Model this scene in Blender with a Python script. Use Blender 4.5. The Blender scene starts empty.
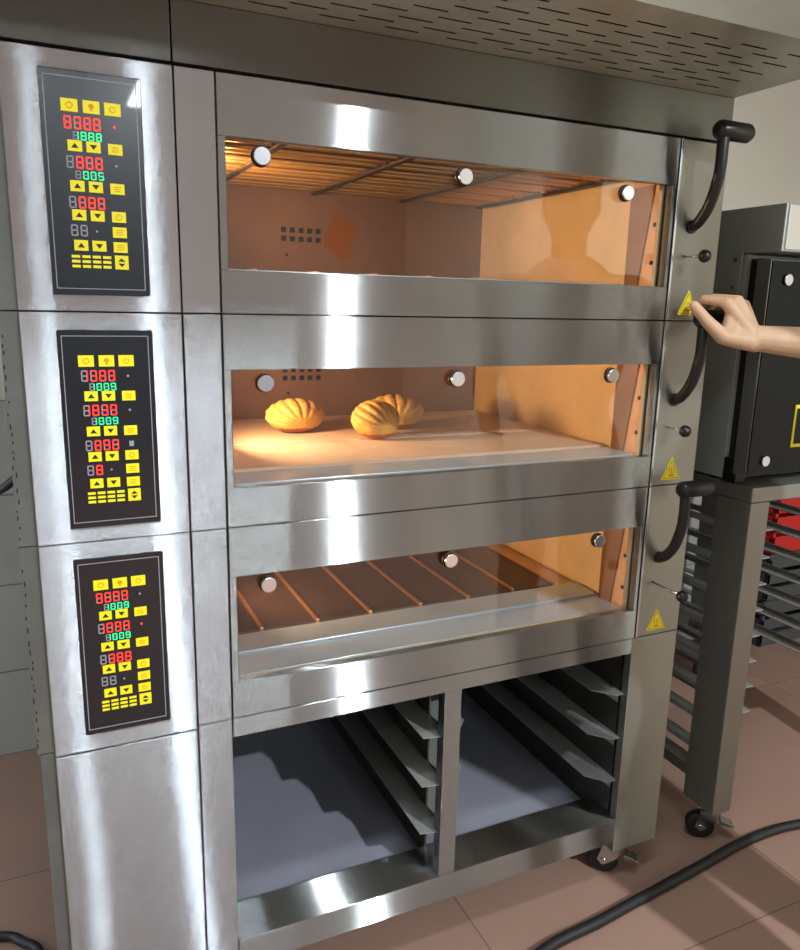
import bpy, bmesh, math, random
from mathutils import Vector, Matrix, noise
random.seed(7)
S = bpy.context.scene
COL = S.collection
PI = math.pi

# ------------------------------------------------------------------ materials
def lin(c):
    return tuple(((v/255)/12.92 if v/255 <= .04045 else ((v/255+.055)/1.055)**2.4) for v in c)

def new_mat(name):
    m = bpy.data.materials.new(name); m.use_nodes = True
    nt = m.node_tree
    return m, nt, nt.nodes['Principled BSDF']

def mat(name, rgb, rough=.5, metal=0., spec=.5, var=0., vscale=20, bump=0., bscale=60, coat=0., emit=None, estr=0., sss=0.):
    m, nt, p = new_mat(name)
    c = lin(rgb)
    p.inputs['Base Color'].default_value = (*c, 1)
    p.inputs['Roughness'].default_value = rough
    p.inputs['Metallic'].default_value = metal
    p.inputs['Specular IOR Level'].default_value = spec
    p.inputs['Coat Weight'].default_value = coat
    if sss:
        p.inputs['Subsurface Weight'].default_value = sss
        p.inputs['Subsurface Radius'].default_value = (.012, .004, .002)
        p.inputs['Subsurface Scale'].default_value = .5
    if emit:
        p.inputs['Emission Color'].default_value = (*lin(emit), 1)
        p.inputs['Emission Strength'].default_value = estr
    tc = nt.nodes.new('ShaderNodeTexCoord')
    if var:
        n = nt.nodes.new('ShaderNodeTexNoise'); n.inputs['Scale'].default_value = vscale; n.inputs['Detail'].default_value = 5
        nt.links.new(tc.outputs['Object'], n.inputs['Vector'])
        r = nt.nodes.new('ShaderNodeValToRGB')
        r.color_ramp.elements[0].position = .3; r.color_ramp.elements[1].position = .7
        r.color_ramp.elements[0].color = (*[max(0, v*(1-var)) for v in c], 1)
        r.color_ramp.elements[1].color = (*[min(1, v*(1+var)) for v in c], 1)
        nt.links.new(n.outputs['Fac'], r.inputs['Fac']); nt.links.new(r.outputs['Color'], p.inputs['Base Color'])
    if bump:
        n = nt.nodes.new('ShaderNodeTexNoise'); n.inputs['Scale'].default_value = bscale
        nt.links.new(tc.outputs['Object'], n.inputs['Vector'])
        b = nt.nodes.new('ShaderNodeBump'); b.inputs['Strength'].default_value = bump; b.inputs['Distance'].default_value = .01
        nt.links.new(n.outputs['Fac'], b.inputs['Height']); nt.links.new(b.outputs['Normal'], p.inputs['Normal'])
    return m

def steel(name, rgb=(190, 190, 190), rough=.25, aniso=1., spread=0., wave=.0, wscale=3., dirt=0., metal=1., brush=(1, .03, .01)):
    """brushed stainless steel: fine scratches run along `brush` and draw reflections out across it"""
    m, nt, p = new_mat(name)
    c = lin(rgb); N = nt.nodes.new; L = nt.links.new
    def vm(op, a, b=None, sc=None):
        n = N('ShaderNodeVectorMath'); n.operation = op
        for i, v in enumerate((a, b)):
            if v is None: continue
            if isinstance(v, tuple): n.inputs[i].default_value = v
            else: L(v, n.inputs[i])
        if sc is not None:
            if isinstance(sc, (int, float)): n.inputs['Scale'].default_value = sc
            else: L(sc, n.inputs['Scale'])
        return n.outputs[0]
    p.inputs['Metallic'].default_value = metal; p.inputs['Anisotropic'].default_value = aniso
    p.inputs['Roughness'].default_value = rough
    geo = N('ShaderNodeNewGeometry'); tc = N('ShaderNodeTexCoord')
    T = vm('NORMALIZE', vm('CROSS_PRODUCT', geo.outputs['True Normal'], brush))
    L(T, p.inputs['Tangent'])
    nrm = geo.outputs['Normal']
    if wave:
        n3 = N('ShaderNodeTexNoise'); n3.inputs['Scale'].default_value = wscale; n3.inputs['Detail'].default_value = 0
        L(tc.outputs['Object'], n3.inputs['Vector'])
        b = N('ShaderNodeBump'); b.inputs['Strength'].default_value = 1; b.inputs['Distance'].default_value = wave
        L(n3.outputs['Fac'], b.inputs['Height']); nrm = b.outputs['Normal']
    if spread:
        al = N('ShaderNodeVectorMath'); al.operation = 'DOT_PRODUCT'; L(geo.outputs['Position'], al.inputs[0]); L(T, al.inputs[1])
        av = N('ShaderNodeVectorMath'); av.operation = 'DOT_PRODUCT'; L(geo.outputs['Position'], av.inputs[0]); av.inputs[1].default_value = brush
        cb = N('ShaderNodeCombineXYZ')
        m1 = N('ShaderNodeMath'); m1.operation = 'MULTIPLY'; m1.inputs[1].default_value = 4200; L(al.outputs['Value'], m1.inputs[0])
        m2 = N('ShaderNodeMath'); m2.operation = 'MULTIPLY'; m2.inputs[1].default_value = 900; L(av.outputs['Value'], m2.inputs[0])
        L(m1.outputs[0], cb.inputs[0]); L(m2.outputs[0], cb.inputs[1])
        nz = N('ShaderNodeTexNoise'); nz.noise_dimensions = '2D'; nz.inputs['Scale'].default_value = 1; nz.inputs['Detail'].default_value = 1
        L(cb.outputs[0], nz.inputs['Vector'])
        sb = N('ShaderNodeMath'); sb.operation = 'SUBTRACT'; sb.inputs[1].default_value = .5; L(nz.outputs['Fac'], sb.inputs[0])
        k = N('ShaderNodeMath'); k.operation = 'MULTIPLY'; k.inputs[1].default_value = spread; L(sb.outputs[0], k.inputs[0])
        nrm = vm('NORMALIZE', vm('ADD', nrm, vm('SCALE', T, None, k.outputs[0])))
    if spread or wave: L(nrm, p.inputs['Normal'])
    n2 = N('ShaderNodeTexNoise'); n2.inputs['Scale'].default_value = 6; n2.inputs['Detail'].default_value = 6
    L(tc.outputs['Object'], n2.inputs['Vector'])
    r = N('ShaderNodeValToRGB')
    r.color_ramp.elements[0].position = .3; r.color_ramp.elements[1].position = .65
    kk = 1-.08-dirt
    r.color_ramp.elements[0].color = (*[v*kk for v in c], 1); r.color_ramp.elements[1].color = (*c, 1)
    L(n2.outputs['Fac'], r.inputs['Fac']); L(r.outputs['Color'], p.inputs['Base Color'])
    return m

def glass_mat():
    m = bpy.data.materials.new('oven_glass'); m.use_nodes = True
    nt = m.node_tree; nt.nodes.clear()
    o = nt.nodes.new('ShaderNodeOutputMaterial'); mx = nt.nodes.new('ShaderNodeMixShader')
    tr = nt.nodes.new('ShaderNodeBsdfTransparent'); tr.inputs[0].default_value = (.95, .94, .92, 1)
    gl = nt.nodes.new('ShaderNodeBsdfGlossy'); gl.inputs['Roughness'].default_value = .02
    geo = nt.nodes.new('ShaderNodeNewGeometry')
    dt = nt.nodes.new('ShaderNodeVectorMath'); dt.operation = 'DOT_PRODUCT'
    nt.links.new(geo.outputs['Normal'], dt.inputs[0]); nt.links.new(geo.outputs['Incoming'], dt.inputs[1])
    def mth(op, a, b=None):
        n = nt.nodes.new('ShaderNodeMath'); n.operation = op
        for i, v in enumerate((a, b)):
            if v is None: continue
            if isinstance(v, (int, float)): n.inputs[i].default_value = v
            else: nt.links.new(v, n.inputs[i])
        return n.outputs[0]
    fr = mth('ADD', mth('MULTIPLY', mth('POWER', mth('SUBTRACT', 1, mth('ABSOLUTE', dt.outputs['Value'])), 5), .95), .045)
    nt.links.new(fr, mx.inputs[0]); nt.links.new(tr.outputs[0], mx.inputs[1]); nt.links.new(gl.outputs[0], mx.inputs[2])
    nt.links.new(mx.outputs[0], o.inputs[0])
    return m

def grid_mat(name, rgb, joint, ax_u, ax_v, su, sv, ou, ov, jw, rough=.4, spec=.5, var=.08):
    """tiles laid in world coordinates along two axes"""
    m, nt, p = new_mat(name)
    p.inputs['Roughness'].default_value = rough; p.inputs['Specular IOR Level'].default_value = spec
    geo = nt.nodes.new('ShaderNodeNewGeometry'); sp = nt.nodes.new('ShaderNodeSeparateXYZ')
    nt.links.new(geo.outputs['Position'], sp.inputs[0])
    facs = []; ids = []
    for ax, s, o in ((ax_u, su, ou), (ax_v, sv, ov)):
        a = nt.nodes.new('ShaderNodeMath'); a.operation = 'SUBTRACT'; a.inputs[1].default_value = o
        nt.links.new(sp.outputs[ax], a.inputs[0])
        d = nt.nodes.new('ShaderNodeMath'); d.operation = 'DIVIDE'; d.inputs[1].default_value = s
        nt.links.new(a.outputs[0], d.inputs[0])
        f = nt.nodes.new('ShaderNodeMath'); f.operation = 'FLOOR'; nt.links.new(d.outputs[0], f.inputs[0]); ids.append(f)
        pp = nt.nodes.new('ShaderNodeMath'); pp.operation = 'PINGPONG'; pp.inputs[1].default_value = .5
        nt.links.new(d.outputs[0], pp.inputs[0])
        l = nt.nodes.new('ShaderNodeMath'); l.operation = 'LESS_THAN'; l.inputs[1].default_value = jw/s/2
        nt.links.new(pp.outputs[0], l.inputs[0]); facs.append(l)
    mx = nt.nodes.new('ShaderNodeMath'); mx.operation = 'MAXIMUM'
    nt.links.new(facs[0].outputs[0], mx.inputs[0]); nt.links.new(facs[1].outputs[0], mx.inputs[1])
    cb = nt.nodes.new('ShaderNodeCombineXYZ'); nt.links.new(ids[0].outputs[0], cb.inputs[0]); nt.links.new(ids[1].outputs[0], cb.inputs[1])
    wn = nt.nodes.new('ShaderNodeTexWhiteNoise'); nt.links.new(cb.outputs[0], wn.inputs['Vector'])
    nz = nt.nodes.new('ShaderNodeTexNoise'); nz.inputs['Scale'].default_value = 5; nz.inputs['Detail'].default_value = 6
    nt.links.new(geo.outputs['Position'], nz.inputs['Vector'])
    ad = nt.nodes.new('ShaderNodeMath'); ad.operation = 'ADD'
    nt.links.new(wn.outputs['Value'], ad.inputs[0]); nt.links.new(nz.outputs['Fac'], ad.inputs[1])
    mr = nt.nodes.new('ShaderNodeMapRange'); mr.inputs['From Max'].default_value = 2
    mr.inputs['To Min'].default_value = 1-var*1.6; mr.inputs['To Max'].default_value = 1+var
    nt.links.new(ad.outputs[0], mr.inputs['Value'])
    sc = nt.nodes.new('ShaderNodeVectorMath'); sc.operation = 'SCALE'; sc.inputs[0].default_value = lin(rgb)
    nt.links.new(mr.outputs[0], sc.inputs['Scale'])
    mc = nt.nodes.new('ShaderNodeMix'); mc.data_type = 'RGBA'
    mc.inputs['B'].default_value = (*lin(joint), 1)
    nt.links.new(mx.outputs[0], mc.inputs['Factor']); nt.links.new(sc.outputs[0], mc.inputs['A'])
    nt.links.new(mc.outputs['Result'], p.inputs['Base Color'])
    return m

def emat(name, rgb, s):
    m = bpy.data.materials.new(name); m.use_nodes = True
    nt = m.node_tree; nt.nodes.clear()
    o = nt.nodes.new('ShaderNodeOutputMaterial'); e = nt.nodes.new('ShaderNodeEmission')
    e.inputs[0].default_value = (*lin(rgb), 1); e.inputs[1].default_value = s
    nt.links.new(e.outputs[0], o.inputs[0]); return m

M = dict(
    front=steel('brushed_steel_front', (180, 187, 189), .12, 1, 5.4, wave=.0005, wscale=2.2),
    column=steel('brushed_steel_column', (196, 203, 209), .12, 1, 4.6, wave=.0014, wscale=2.6),
    lever=steel('satin_steel_lever_panel', (152, 151, 142), .42, .8, 1.5, metal=.85),
    side=steel('satin_steel_side', (122, 126, 122), .4, .8, dirt=.2, metal=.7),
    hood=steel('hood_steel_darkened', (112, 112, 106), .3, .9, 2.),  # dark reflection below the canopy is put into the base colour
    hood_under=steel('hood_underside_steel', (200, 198, 182), .36, .8, 1., dirt=.15, metal=.8),
    pan=steel('polished_pan_steel', (160, 163, 178), .3, 0., dirt=.05, metal=.15),
    sill=steel('sill_steel', (190, 208, 222), .25, .6, 1., dirt=.1, metal=.4),
    rail=steel('rail_steel', (142, 141, 134), .38, .3, metal=.6),
    dark=mat('dark_inside', (28, 28, 27), .6, .3),
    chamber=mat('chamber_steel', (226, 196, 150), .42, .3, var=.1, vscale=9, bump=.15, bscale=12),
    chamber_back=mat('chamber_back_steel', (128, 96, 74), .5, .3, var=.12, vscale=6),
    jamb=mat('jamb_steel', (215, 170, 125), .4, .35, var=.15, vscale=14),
    arm=mat('brown_hinge_plate', (140, 98, 66), .4, .4, var=.2, vscale=14),
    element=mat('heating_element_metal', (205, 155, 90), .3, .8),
    plate=mat('dark_floor_plate', (76, 58, 52), .35, .5, var=.25, vscale=8),
    ceiling_metal=mat('dark_ceiling_metal', (48, 37, 30), .5, .5, var=.3, vscale=10),  # dark brown metal, tone varied by noise
    rail_dark=steel('dull_rail_steel', (72, 72, 69), .4, .3, metal=.6),
    rail_light=steel('bright_rail_steel', (160, 162, 158), .35, .3, metal=.3),
    grey_box=mat('grey_plastic', (70, 72, 74), .5),
    strip=mat('bright_strip', (225, 170, 120), .3, .9),
    stone=mat('floured_stone', (214, 190, 168), .8, var=.12, vscale=7, bump=.2, bscale=30),
    glass=glass_mat(),
    bolt=mat('polished_bolt_head', (220, 220, 225), .18, 1),
    bolt_ring=mat('dark_bolt_washer', (30, 30, 30), .4, .2),
    black=mat('black_plastic', (16, 17, 18), .35, 0, .5),
    rubber=mat('black_rubber', (24, 25, 26), .55),
    membrane=mat('black_membrane', (10, 13, 24), .22, 0, .6, coat=.3),
    line=mat('grey_border_print', (150, 155, 165), .4),
    yellow=mat('yellow_key', (236, 226, 18), .45, emit=(236, 226, 18), estr=.12),
    amber=mat('amber_print', (225, 150, 20), .5),
    ink=mat('dark_print', (40, 22, 12), .5),
    red=mat('red_digit', (250, 60, 50), .4, emit=(255, 40, 30), estr=1.3),
    green=mat('green_digit', (40, 230, 150), .4, emit=(20, 240, 140), estr=1.0),
    unlit=mat('unlit_digit', (150, 150, 160), .4),
    stick=mat('sticker_yellow', (232, 216, 18), .45),
    stick_edge=mat('sticker_dark_yellow', (150, 150, 10), .5),
    stick_red=mat('sticker_red', (205, 90, 20), .5),
    chrome=mat('zinc_plated_steel', (190, 192, 195), .25, 1),
    white=mat('white_cloth', (225, 224, 220), .85, var=.03, bump=.1, bscale=90),
    trousers=mat('dark_trousers', (45, 48, 58), .9),
    shoe=mat('black_shoe', (25, 25, 25), .5),
    skin=mat('skin', (192, 158, 128), .5, 0, .4, var=.05, vscale=30, sss=.12),
    hair=mat('black_hair', (22, 18, 16), .6),
    bread=mat('golden_crust', (208, 164, 84), .55, 0, .4, var=.18, vscale=26, bump=.3, bscale=80),
    bread_dark=mat('toasted_crust', (172, 96, 30), .6, var=.2, vscale=26),
    nb_front=mat('neighbour_top_steel', (205, 205, 198), .45, .7),
    nb_side=steel('neighbour_side_steel', (170, 176, 170), .4, .6, metal=.2),
    door_black=mat('black_door_glass', (7, 12, 10), .12, 0, .2),
    red_box=mat('red_plastic', (190, 30, 24), .45),
    wallp=mat('painted_wall', (212, 208, 194), .8, var=.03, vscale=3),
    wallf=mat('grey_painted_wall', (140, 145, 149), .7, var=.03, vscale=3),
    ceilp=mat('painted_ceiling', (185, 184, 178), .85),
    floor=grid_mat('pink_floor_tiles', (160, 130, 115), (118, 94, 82), 'X', 'Y', .8, .8, .815, .59, .004, .38, .4, .16),
    walltile=grid_mat('grey_wall_tiles', (172, 176, 172), (120, 124, 122), 'X', 'Z', .4, .2685, -.46, 0, .005, .25, .5, .05),
    fill_glow=emat('fill_pane_glow', (225, 238, 255), 6),  # glow of the added window pane on the left
    lamp=emat('lamp_diffuser', (245, 250, 255), 9),
    warm=emat('oven_lamp', (255, 190, 110), 14),
    poster=mat('red_poster', (214, 70, 40), .5),
    grey_paint=mat('grey_paint', (120, 122, 122), .5),
)

# ------------------------------------------------------------------ mesh builder
class B:
    def __init__(s): s.bm = bmesh.new(); s.smooth = []
    def _face(s, vs, mi=0, sm=False):
        try:
            f = s.bm.faces.new(vs); f.material_index = mi; f.smooth = sm; return f
        except ValueError: return None
    def box(s, x0, x1, y0, y1, z0, z1, mi=0):
        v = [s.bm.verts.new(c) for c in ((x0,y0,z0),(x1,y0,z0),(x1,y1,z0),(x0,y1,z0),(x0,y0,z1),(x1,y0,z1),(x1,y1,z1),(x0,y1,z1))]
        for q in ((0,3,2,1),(4,5,6,7),(0,1,5,4),(1,2,6,5),(2,3,7,6),(3,0,4,7)): s._face([v[i] for i in q], mi)
        return s
    def prism(s, poly, axis, a0, a1, mi=0, sm=False):
        """poly: 2D points in the plane of the other two axes (in xyz order)"""
        def P(p, a):
            if axis == 'x': return (a, p[0], p[1])
            if axis == 'y': return (p[0], a, p[1])
            return (p[0], p[1], a)
        A = [s.bm.verts.new(P(p, a0)) for p in poly]; C = [s.bm.verts.new(P(p, a1)) for p in poly]
        fs = [s._face(A[::-1], mi), s._face(C, mi)]
        n = len(poly)
        for i in range(n): fs.append(s._face([A[i], A[(i+1) % n], C[(i+1) % n], C[i]], mi, sm))
        return s
    def disc(s, c, r, axis, d, n=24, mi=0):
        pts = [(r*math.cos(2*PI*i/n), r*math.sin(2*PI*i/n)) for i in range(n)]
        o = {'x': (c[1], c[2]), 'y': (c[0], c[2]), 'z': (c[0], c[1])}[axis]
        k = {'x': c[0], 'y': c[1], 'z': c[2]}[axis]
        return s.prism([(p[0]+o[0], p[1]+o[1]) for p in pts], axis, k, k+d, mi, True)
    def tube(s, pts, r, n=12, mi=0, caps=True):
        pts = [Vector(p) for p in pts]; R = r if isinstance(r, (list, tuple)) else [r]*len(pts)
        rings = []; up = None
        for i, p in enumerate(pts):
            d = (pts[min(i+1, len(pts)-1)]-pts[max(i-1, 0)]).normalized()
            if up is None:
                up = d.cross(Vector((0, 0, 1)) if abs(d.z) < .9 else Vector((1, 0, 0))).normalized()
            up = (up-d*up.dot(d)).normalized(); w = d.cross(up)
            rings.append([s.bm.verts.new(p+(up*math.cos(2*PI*k/n)+w*math.sin(2*PI*k/n))*R[i]) for k in range(n)])
        for a, b in zip(rings, rings[1:]):
            for k in range(n): s._face([a[k], a[(k+1) % n], b[(k+1) % n], b[k]], mi, True)
        if caps: s._face(rings[0][::-1], mi); s._face(rings[-1], mi)
        return s
    def ball(s, c, r, n=20, mi=0, rot=None, fn=None):
        r = (r, r, r) if not isinstance(r, (tuple, list)) else r
        c = Vector(c); rows = []
        for j in range(n//2+1):
            th = PI*j/(n//2)
            row = []
            for i in range(n):
                ph = 2*PI*i/n
                d = Vector((math.sin(th)*math.cos(ph), math.sin(th)*math.sin(ph), math.cos(th)))
                k = fn(d) if fn else 1
                v = Vector((d.x*r[0]*k, d.y*r[1]*k, d.z*r[2]*k))
                if rot: v = rot @ v
                row.append(c+v)
                if j in (0, n//2): break
            rows.append([s.bm.verts.new(v) for v in row])
        for j in range(len(rows)-1):
            a, b = rows[j], rows[j+1]
            for i in range(n):
                i2 = (i+1) % n
                if len(a) == 1: s._face([a[0], b[i], b[i2]], mi, True)
                elif len(b) == 1: s._face([a[i], b[0], a[i2]], mi, True)
                else: s._face([a[i], b[i], b[i2], a[i2]], mi, True)
        return s
    def build(s, name, mats, parent=None, bevel=0, loc=None):
        """loc (world) is the object's origin; child coordinates are given in world space"""
        bmesh.ops.recalc_face_normals(s.bm, faces=s.bm.faces[:])
        me = bpy.data.meshes.new(name)
        L = Vector(loc) if loc is not None else Vector((0, 0, 0))
        if parent is not None:
            L = wpos(parent)
        elif loc is None:
            co = [v.co for v in s.bm.verts]
            L = Vector(((min(c.x for c in co)+max(c.x for c in co))/2, (min(c.y for c in co)+max(c.y for c in co))/2, min(c.z for c in co)))
        bmesh.ops.translate(s.bm, verts=s.bm.verts[:], vec=-L)
        s.bm.to_mesh(me); s.bm.free()
        o = bpy.data.objects.new(name, me)
        for m in (mats if isinstance(mats, (list, tuple)) else [mats]): me.materials.append(m)
        COL.objects.link(o)
        if parent is not None: o.parent = parent
        else: o.location = L
        if bevel:
            b = o.modifiers.new('bevel', 'BEVEL'); b.width = bevel; b.segments = 2; b.limit_method = 'ANGLE'; b.angle_limit = math.radians(40)
        return o

def wpos(o):
    v = Vector((0, 0, 0))
    while o is not None: v += o.location; o = o.parent
    return v
def thing(name, label, cat, loc, group=None):
    o = bpy.data.objects.new(name, None); COL.objects.link(o); o.location = loc; o.empty_display_size = .1
    o['label'] = label; o['category'] = cat
    if group: o['group'] = group
    return o
def tag(o, label, cat, group=None, kind=None):
    o['label'] = label; o['category'] = cat
    if group: o['group'] = group
    if kind: o['kind'] = kind
    return o
def structure(o, label=None):
    o['kind'] = 'structure'
    if label: o['label'] = label
    return o
def curve_pts(ctrl, n=8):
    """Catmull-Rom through control points"""
    P = [Vector(p) for p in ctrl]; P = [2*P[0]-P[1]]+P+[2*P[-1]-P[-2]]
    out = []
    for i in range(1, len(P)-2):
        for k in range(n):
            t = k/n
            out.append(.5*((2*P[i])+(-P[i-1]+P[i+1])*t+(2*P[i-1]-5*P[i]+4*P[i+1]-P[i+2])*t*t+(-P[i-1]+3*P[i]-3*P[i+1]+P[i+2])*t**3))
    out.append(P[-2]); return out

# ------------------------------------------------------------------ the room
X0, X1, Y0, Y1, H = -2.0, 3.4, -6.0, 1.17, 2.9
structure(B().box(X0-.1, X1+.1, Y0-.1, Y1+.1, -.06, 0).build('floor', M['floor']))
structure(B().box(X0-.1, X1+.1, Y0-.1, Y1+.1, H, H+.06).build('ceiling', M['ceilp']))
w = structure(B().box(X0-.1, X1+.1, Y1, Y1+.1, 0, H).build('wall_back', M['wallp']))
B().box(X0, X1, Y1-.008, Y1+.01, 0, 1.074).build('wall_tiles', M['walltile'], w)
structure(B().box(X0-.1, X0, Y0, Y1, 0, H).build('wall_left', M['wallp']))
structure(B().box(X1, X1+.1, Y0, Y1, 0, H).build('wall_right', M['wallp']))
structure(B().box(X0-.1, X1+.1, Y0-.1, Y0, 0, H).build('wall_front', M['wallf']))
# ceiling lamps (light the room; seen as reflections)
def ceiling_lamp(x, y, sx, sy, power, label, col=(1, .98, .95)):
    t = thing('ceiling_lamp', label, 'ceiling light', (x, y, H-.05), 'ceiling lamps of the kitchen')
    B().box(x-sx/2-.02, x+sx/2+.02, y-sy/2-.02, y+sy/2+.02, H-.05, H).build('lamp_housing', M['grey_paint'], t)
    B().box(x-sx/2, x+sx/2, y-sy/2, y+sy/2, H-.056, H-.05).build('diffuser', M['lamp'], t)
    ld = bpy.data.lights.new('ceiling_lamp_light', 'AREA'); ld.shape = 'RECTANGLE'; ld.size = sx; ld.size_y = sy
    ld.energy = power; ld.color = col
    lo = bpy.data.objects.new('ceiling_lamp_light', ld); COL.objects.link(lo); lo.location = (0, 0, -.012); lo.parent = t
ceiling_lamp(.35, -.95, 1.2, .2, 18, 'added long ceiling lamp over the aisle, nearest the ovens', (.86, .95, 1))  # added lamp, placed to brighten the coat mirrored in the oven glass
ceiling_lamp(1.76, -3.15, .08, .08, 225, 'small bright ceiling lamp right of the middle of the kitchen', (.93, .97, 1))
ceiling_lamp(.82, -5.2, .11, .9, 42, 'ceiling lamp in the rear middle of the kitchen', (.86, .95, 1))
ceiling_lamp(.06, -5.2, .11, .9, 18, 'ceiling lamp left of the rear middle one', (.86, .95, 1))
# added unseen window in the left wall, brightens the wall behind the ovens
f = B()
f.box(X0, X0+.04, .15, 1.1, .3, .34).box(X0, X0+.04, .15, 1.1, 2.06, 2.1).box(X0, X0+.04, .15, .19, .34, 2.06).box(X0, X0+.04, 1.06, 1.1, .34, 2.06)
f = structure(f.build('fill_window', M['grey_paint']))
B().box(X0+.01, X0+.02, .19, 1.06, .34, 2.06).build('fill_pane', M['fill_glow'], f)

# red poster on the wall behind, mirrored in the top oven window
p = B().prism([(2.644, 2.197), (2.859, 2.074), (2.779, 1.736), (2.524, 1.89)], 'y', Y0, Y0+.006).build('poster', M['poster'])
tag(p, 'tilted red poster on the wall opposite the ovens', 'poster')

# ------------------------------------------------------------------ oven decks
ZS = [1.3363, .9905, .645]          # bottom seam of each deck (top deck first)
DH = .3455
SEG = {'0':'abcdef','1':'bc','2':'abged','3':'abgcd','4':'fgbc','5':'afgcd','6':'afgedc','7':'abc','8':'abcdefg','9':'abcdfg','P':'abefg','A':'abcefg','F':'aefg','-':'g',' ':''}
def seven(b, ch, x, z, w, h, y, lit, t):
    """seven-segment digit standing in the plane y; unlit segments get material 1"""
    t2 = t/2; sk = .12*h
    def q(pts, on):
        b.prism([(x+px+(pz/h)*sk*0, z+pz) for px, pz in pts], 'y', y, y-.0004, 0 if on else 1)
    H2 = h/2
    segs = dict(a=[(t2, h-t), (w-t2, h-t), (w-t2, h), (t2, h)], g=[(t2, H2-t2), (w-t2, H2-t2), (w-t2, H2+t2), (t2, H2+t2)],
                d=[(t2, 0), (w-t2, 0), (w-t2, t), (t2, t)], f=[(0, H2+t2*.4), (t, H2+t2*.4), (t, h-t2), (0, h-t2)],
                b=[(w-t, H2+t2*.4), (w, H2+t2*.4), (w, h-t2), (w-t, h-t2)], e=[(0, t2), (t, t2), (t, H2-t2*.4), (0, H2-t2*.4)],
                c=[(w-t, t2), (w, t2), (w, H2-t2*.4), (w-t, H2-t2*.4)])
    on = SEG.get(ch, '') if lit else ''
    for k, v in segs.items(): q(v, k in on)

def display(name, par, x0, x1, z0, z1, text, y, m, offset=0, count=4):
    b = B(); n = count; pitch = (x1-x0)/n; w = pitch*.74
    for i in range(n):
        ch = text[i] if i < len(text) else ' '
        lit = ch != '_'
        seven(b, ch, x0+i*pitch, z0, w, z1-z0, y, lit, w*.21)
    return b.build(name, [m, M['unlit']], par)

def key(par, cx, cz, w, h, y, icon):
    b = B().box(cx-w/2, cx+w/2, y-.0012, y, cz-h/2, cz+h/2, 0)
    yy = y-.0012; t = .0004
    if icon == 'up': b.prism([(cx-.0048, cz-.003), (cx+.0048, cz-.003), (cx, cz+.0036)], 'y', yy, yy-t, 1)
    elif icon == 'down': b.prism([(cx-.0048, cz+.003), (cx, cz-.0036), (cx+.0048, cz+.003)], 'y', yy, yy-t, 1)
    elif icon == 'both':
        b.prism([(cx-.005, cz+.0012), (cx+.005, cz+.0012), (cx, cz+.0062)], 'y', yy, yy-t, 1)
        b.prism([(cx-.005, cz-.0012), (cx, cz-.0062), (cx+.005, cz-.0012)], 'y', yy, yy-t, 1)
    elif icon == 'power':
        n = 16
        for i in range(n):
            if i == 4: continue
            a0, a1 = 2*PI*i/n, 2*PI*(i+1)/n; r0, r1 = .0034, .0046
            b.prism([(cx+r0*math.cos(a0), cz+r0*math.sin(a0)), (cx+r1*math.cos(a0), cz+r1*math.sin(a0)), (cx+r1*math.cos(a1), cz+r1*math.sin(a1)), (cx+r0*math.cos(a1), cz+r0*math.sin(a1))], 'y', yy, yy-t, 2)
        b.box(cx-.0005, cx+.0005, yy-t, yy, cz+.001, cz+.005, 2)
    elif icon == 'lamp':
        b.disc((cx, yy-t, cz+.001), .0034, 'y', t, 16, 2); b.box(cx-.0016, cx+.0016, yy-t, yy, cz-.005, cz-.003, 2)
    elif icon == 'clock':
        b.disc((cx, yy-t, cz), .0042, 'y', t, 18, 2); b.disc((cx, yy-t*1.6, cz), .0032, 'y', t*.6, 18, 0)
        b.box(cx-.0004, cx+.0004, yy-t*2, yy-t*1.6, cz, cz+.0026, 2)
    elif icon == 'bars':
        for k in range(3): b.box(cx-.0045, cx+.0045, yy-t, yy, cz-.0034+k*.0028, cz-.0024+k*.0028, 2)
    return b.build('key', [M['yellow'], M['ink'], M['amber']], par, .0003)

READ = [  # top deck first: red rows, green rows, third red row, last small row, the key whose led is lit
    dict(r=['8388', '_808'], g=['1888', '_005'], t='_080', s='__'),
    dict(r=['1389', '1839'], g=['1009', '1009'], t='_890', s='_8'),
    dict(r=['9009', '1099'], g=['1009', '1009'], t='_388', s='__'),
]

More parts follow.
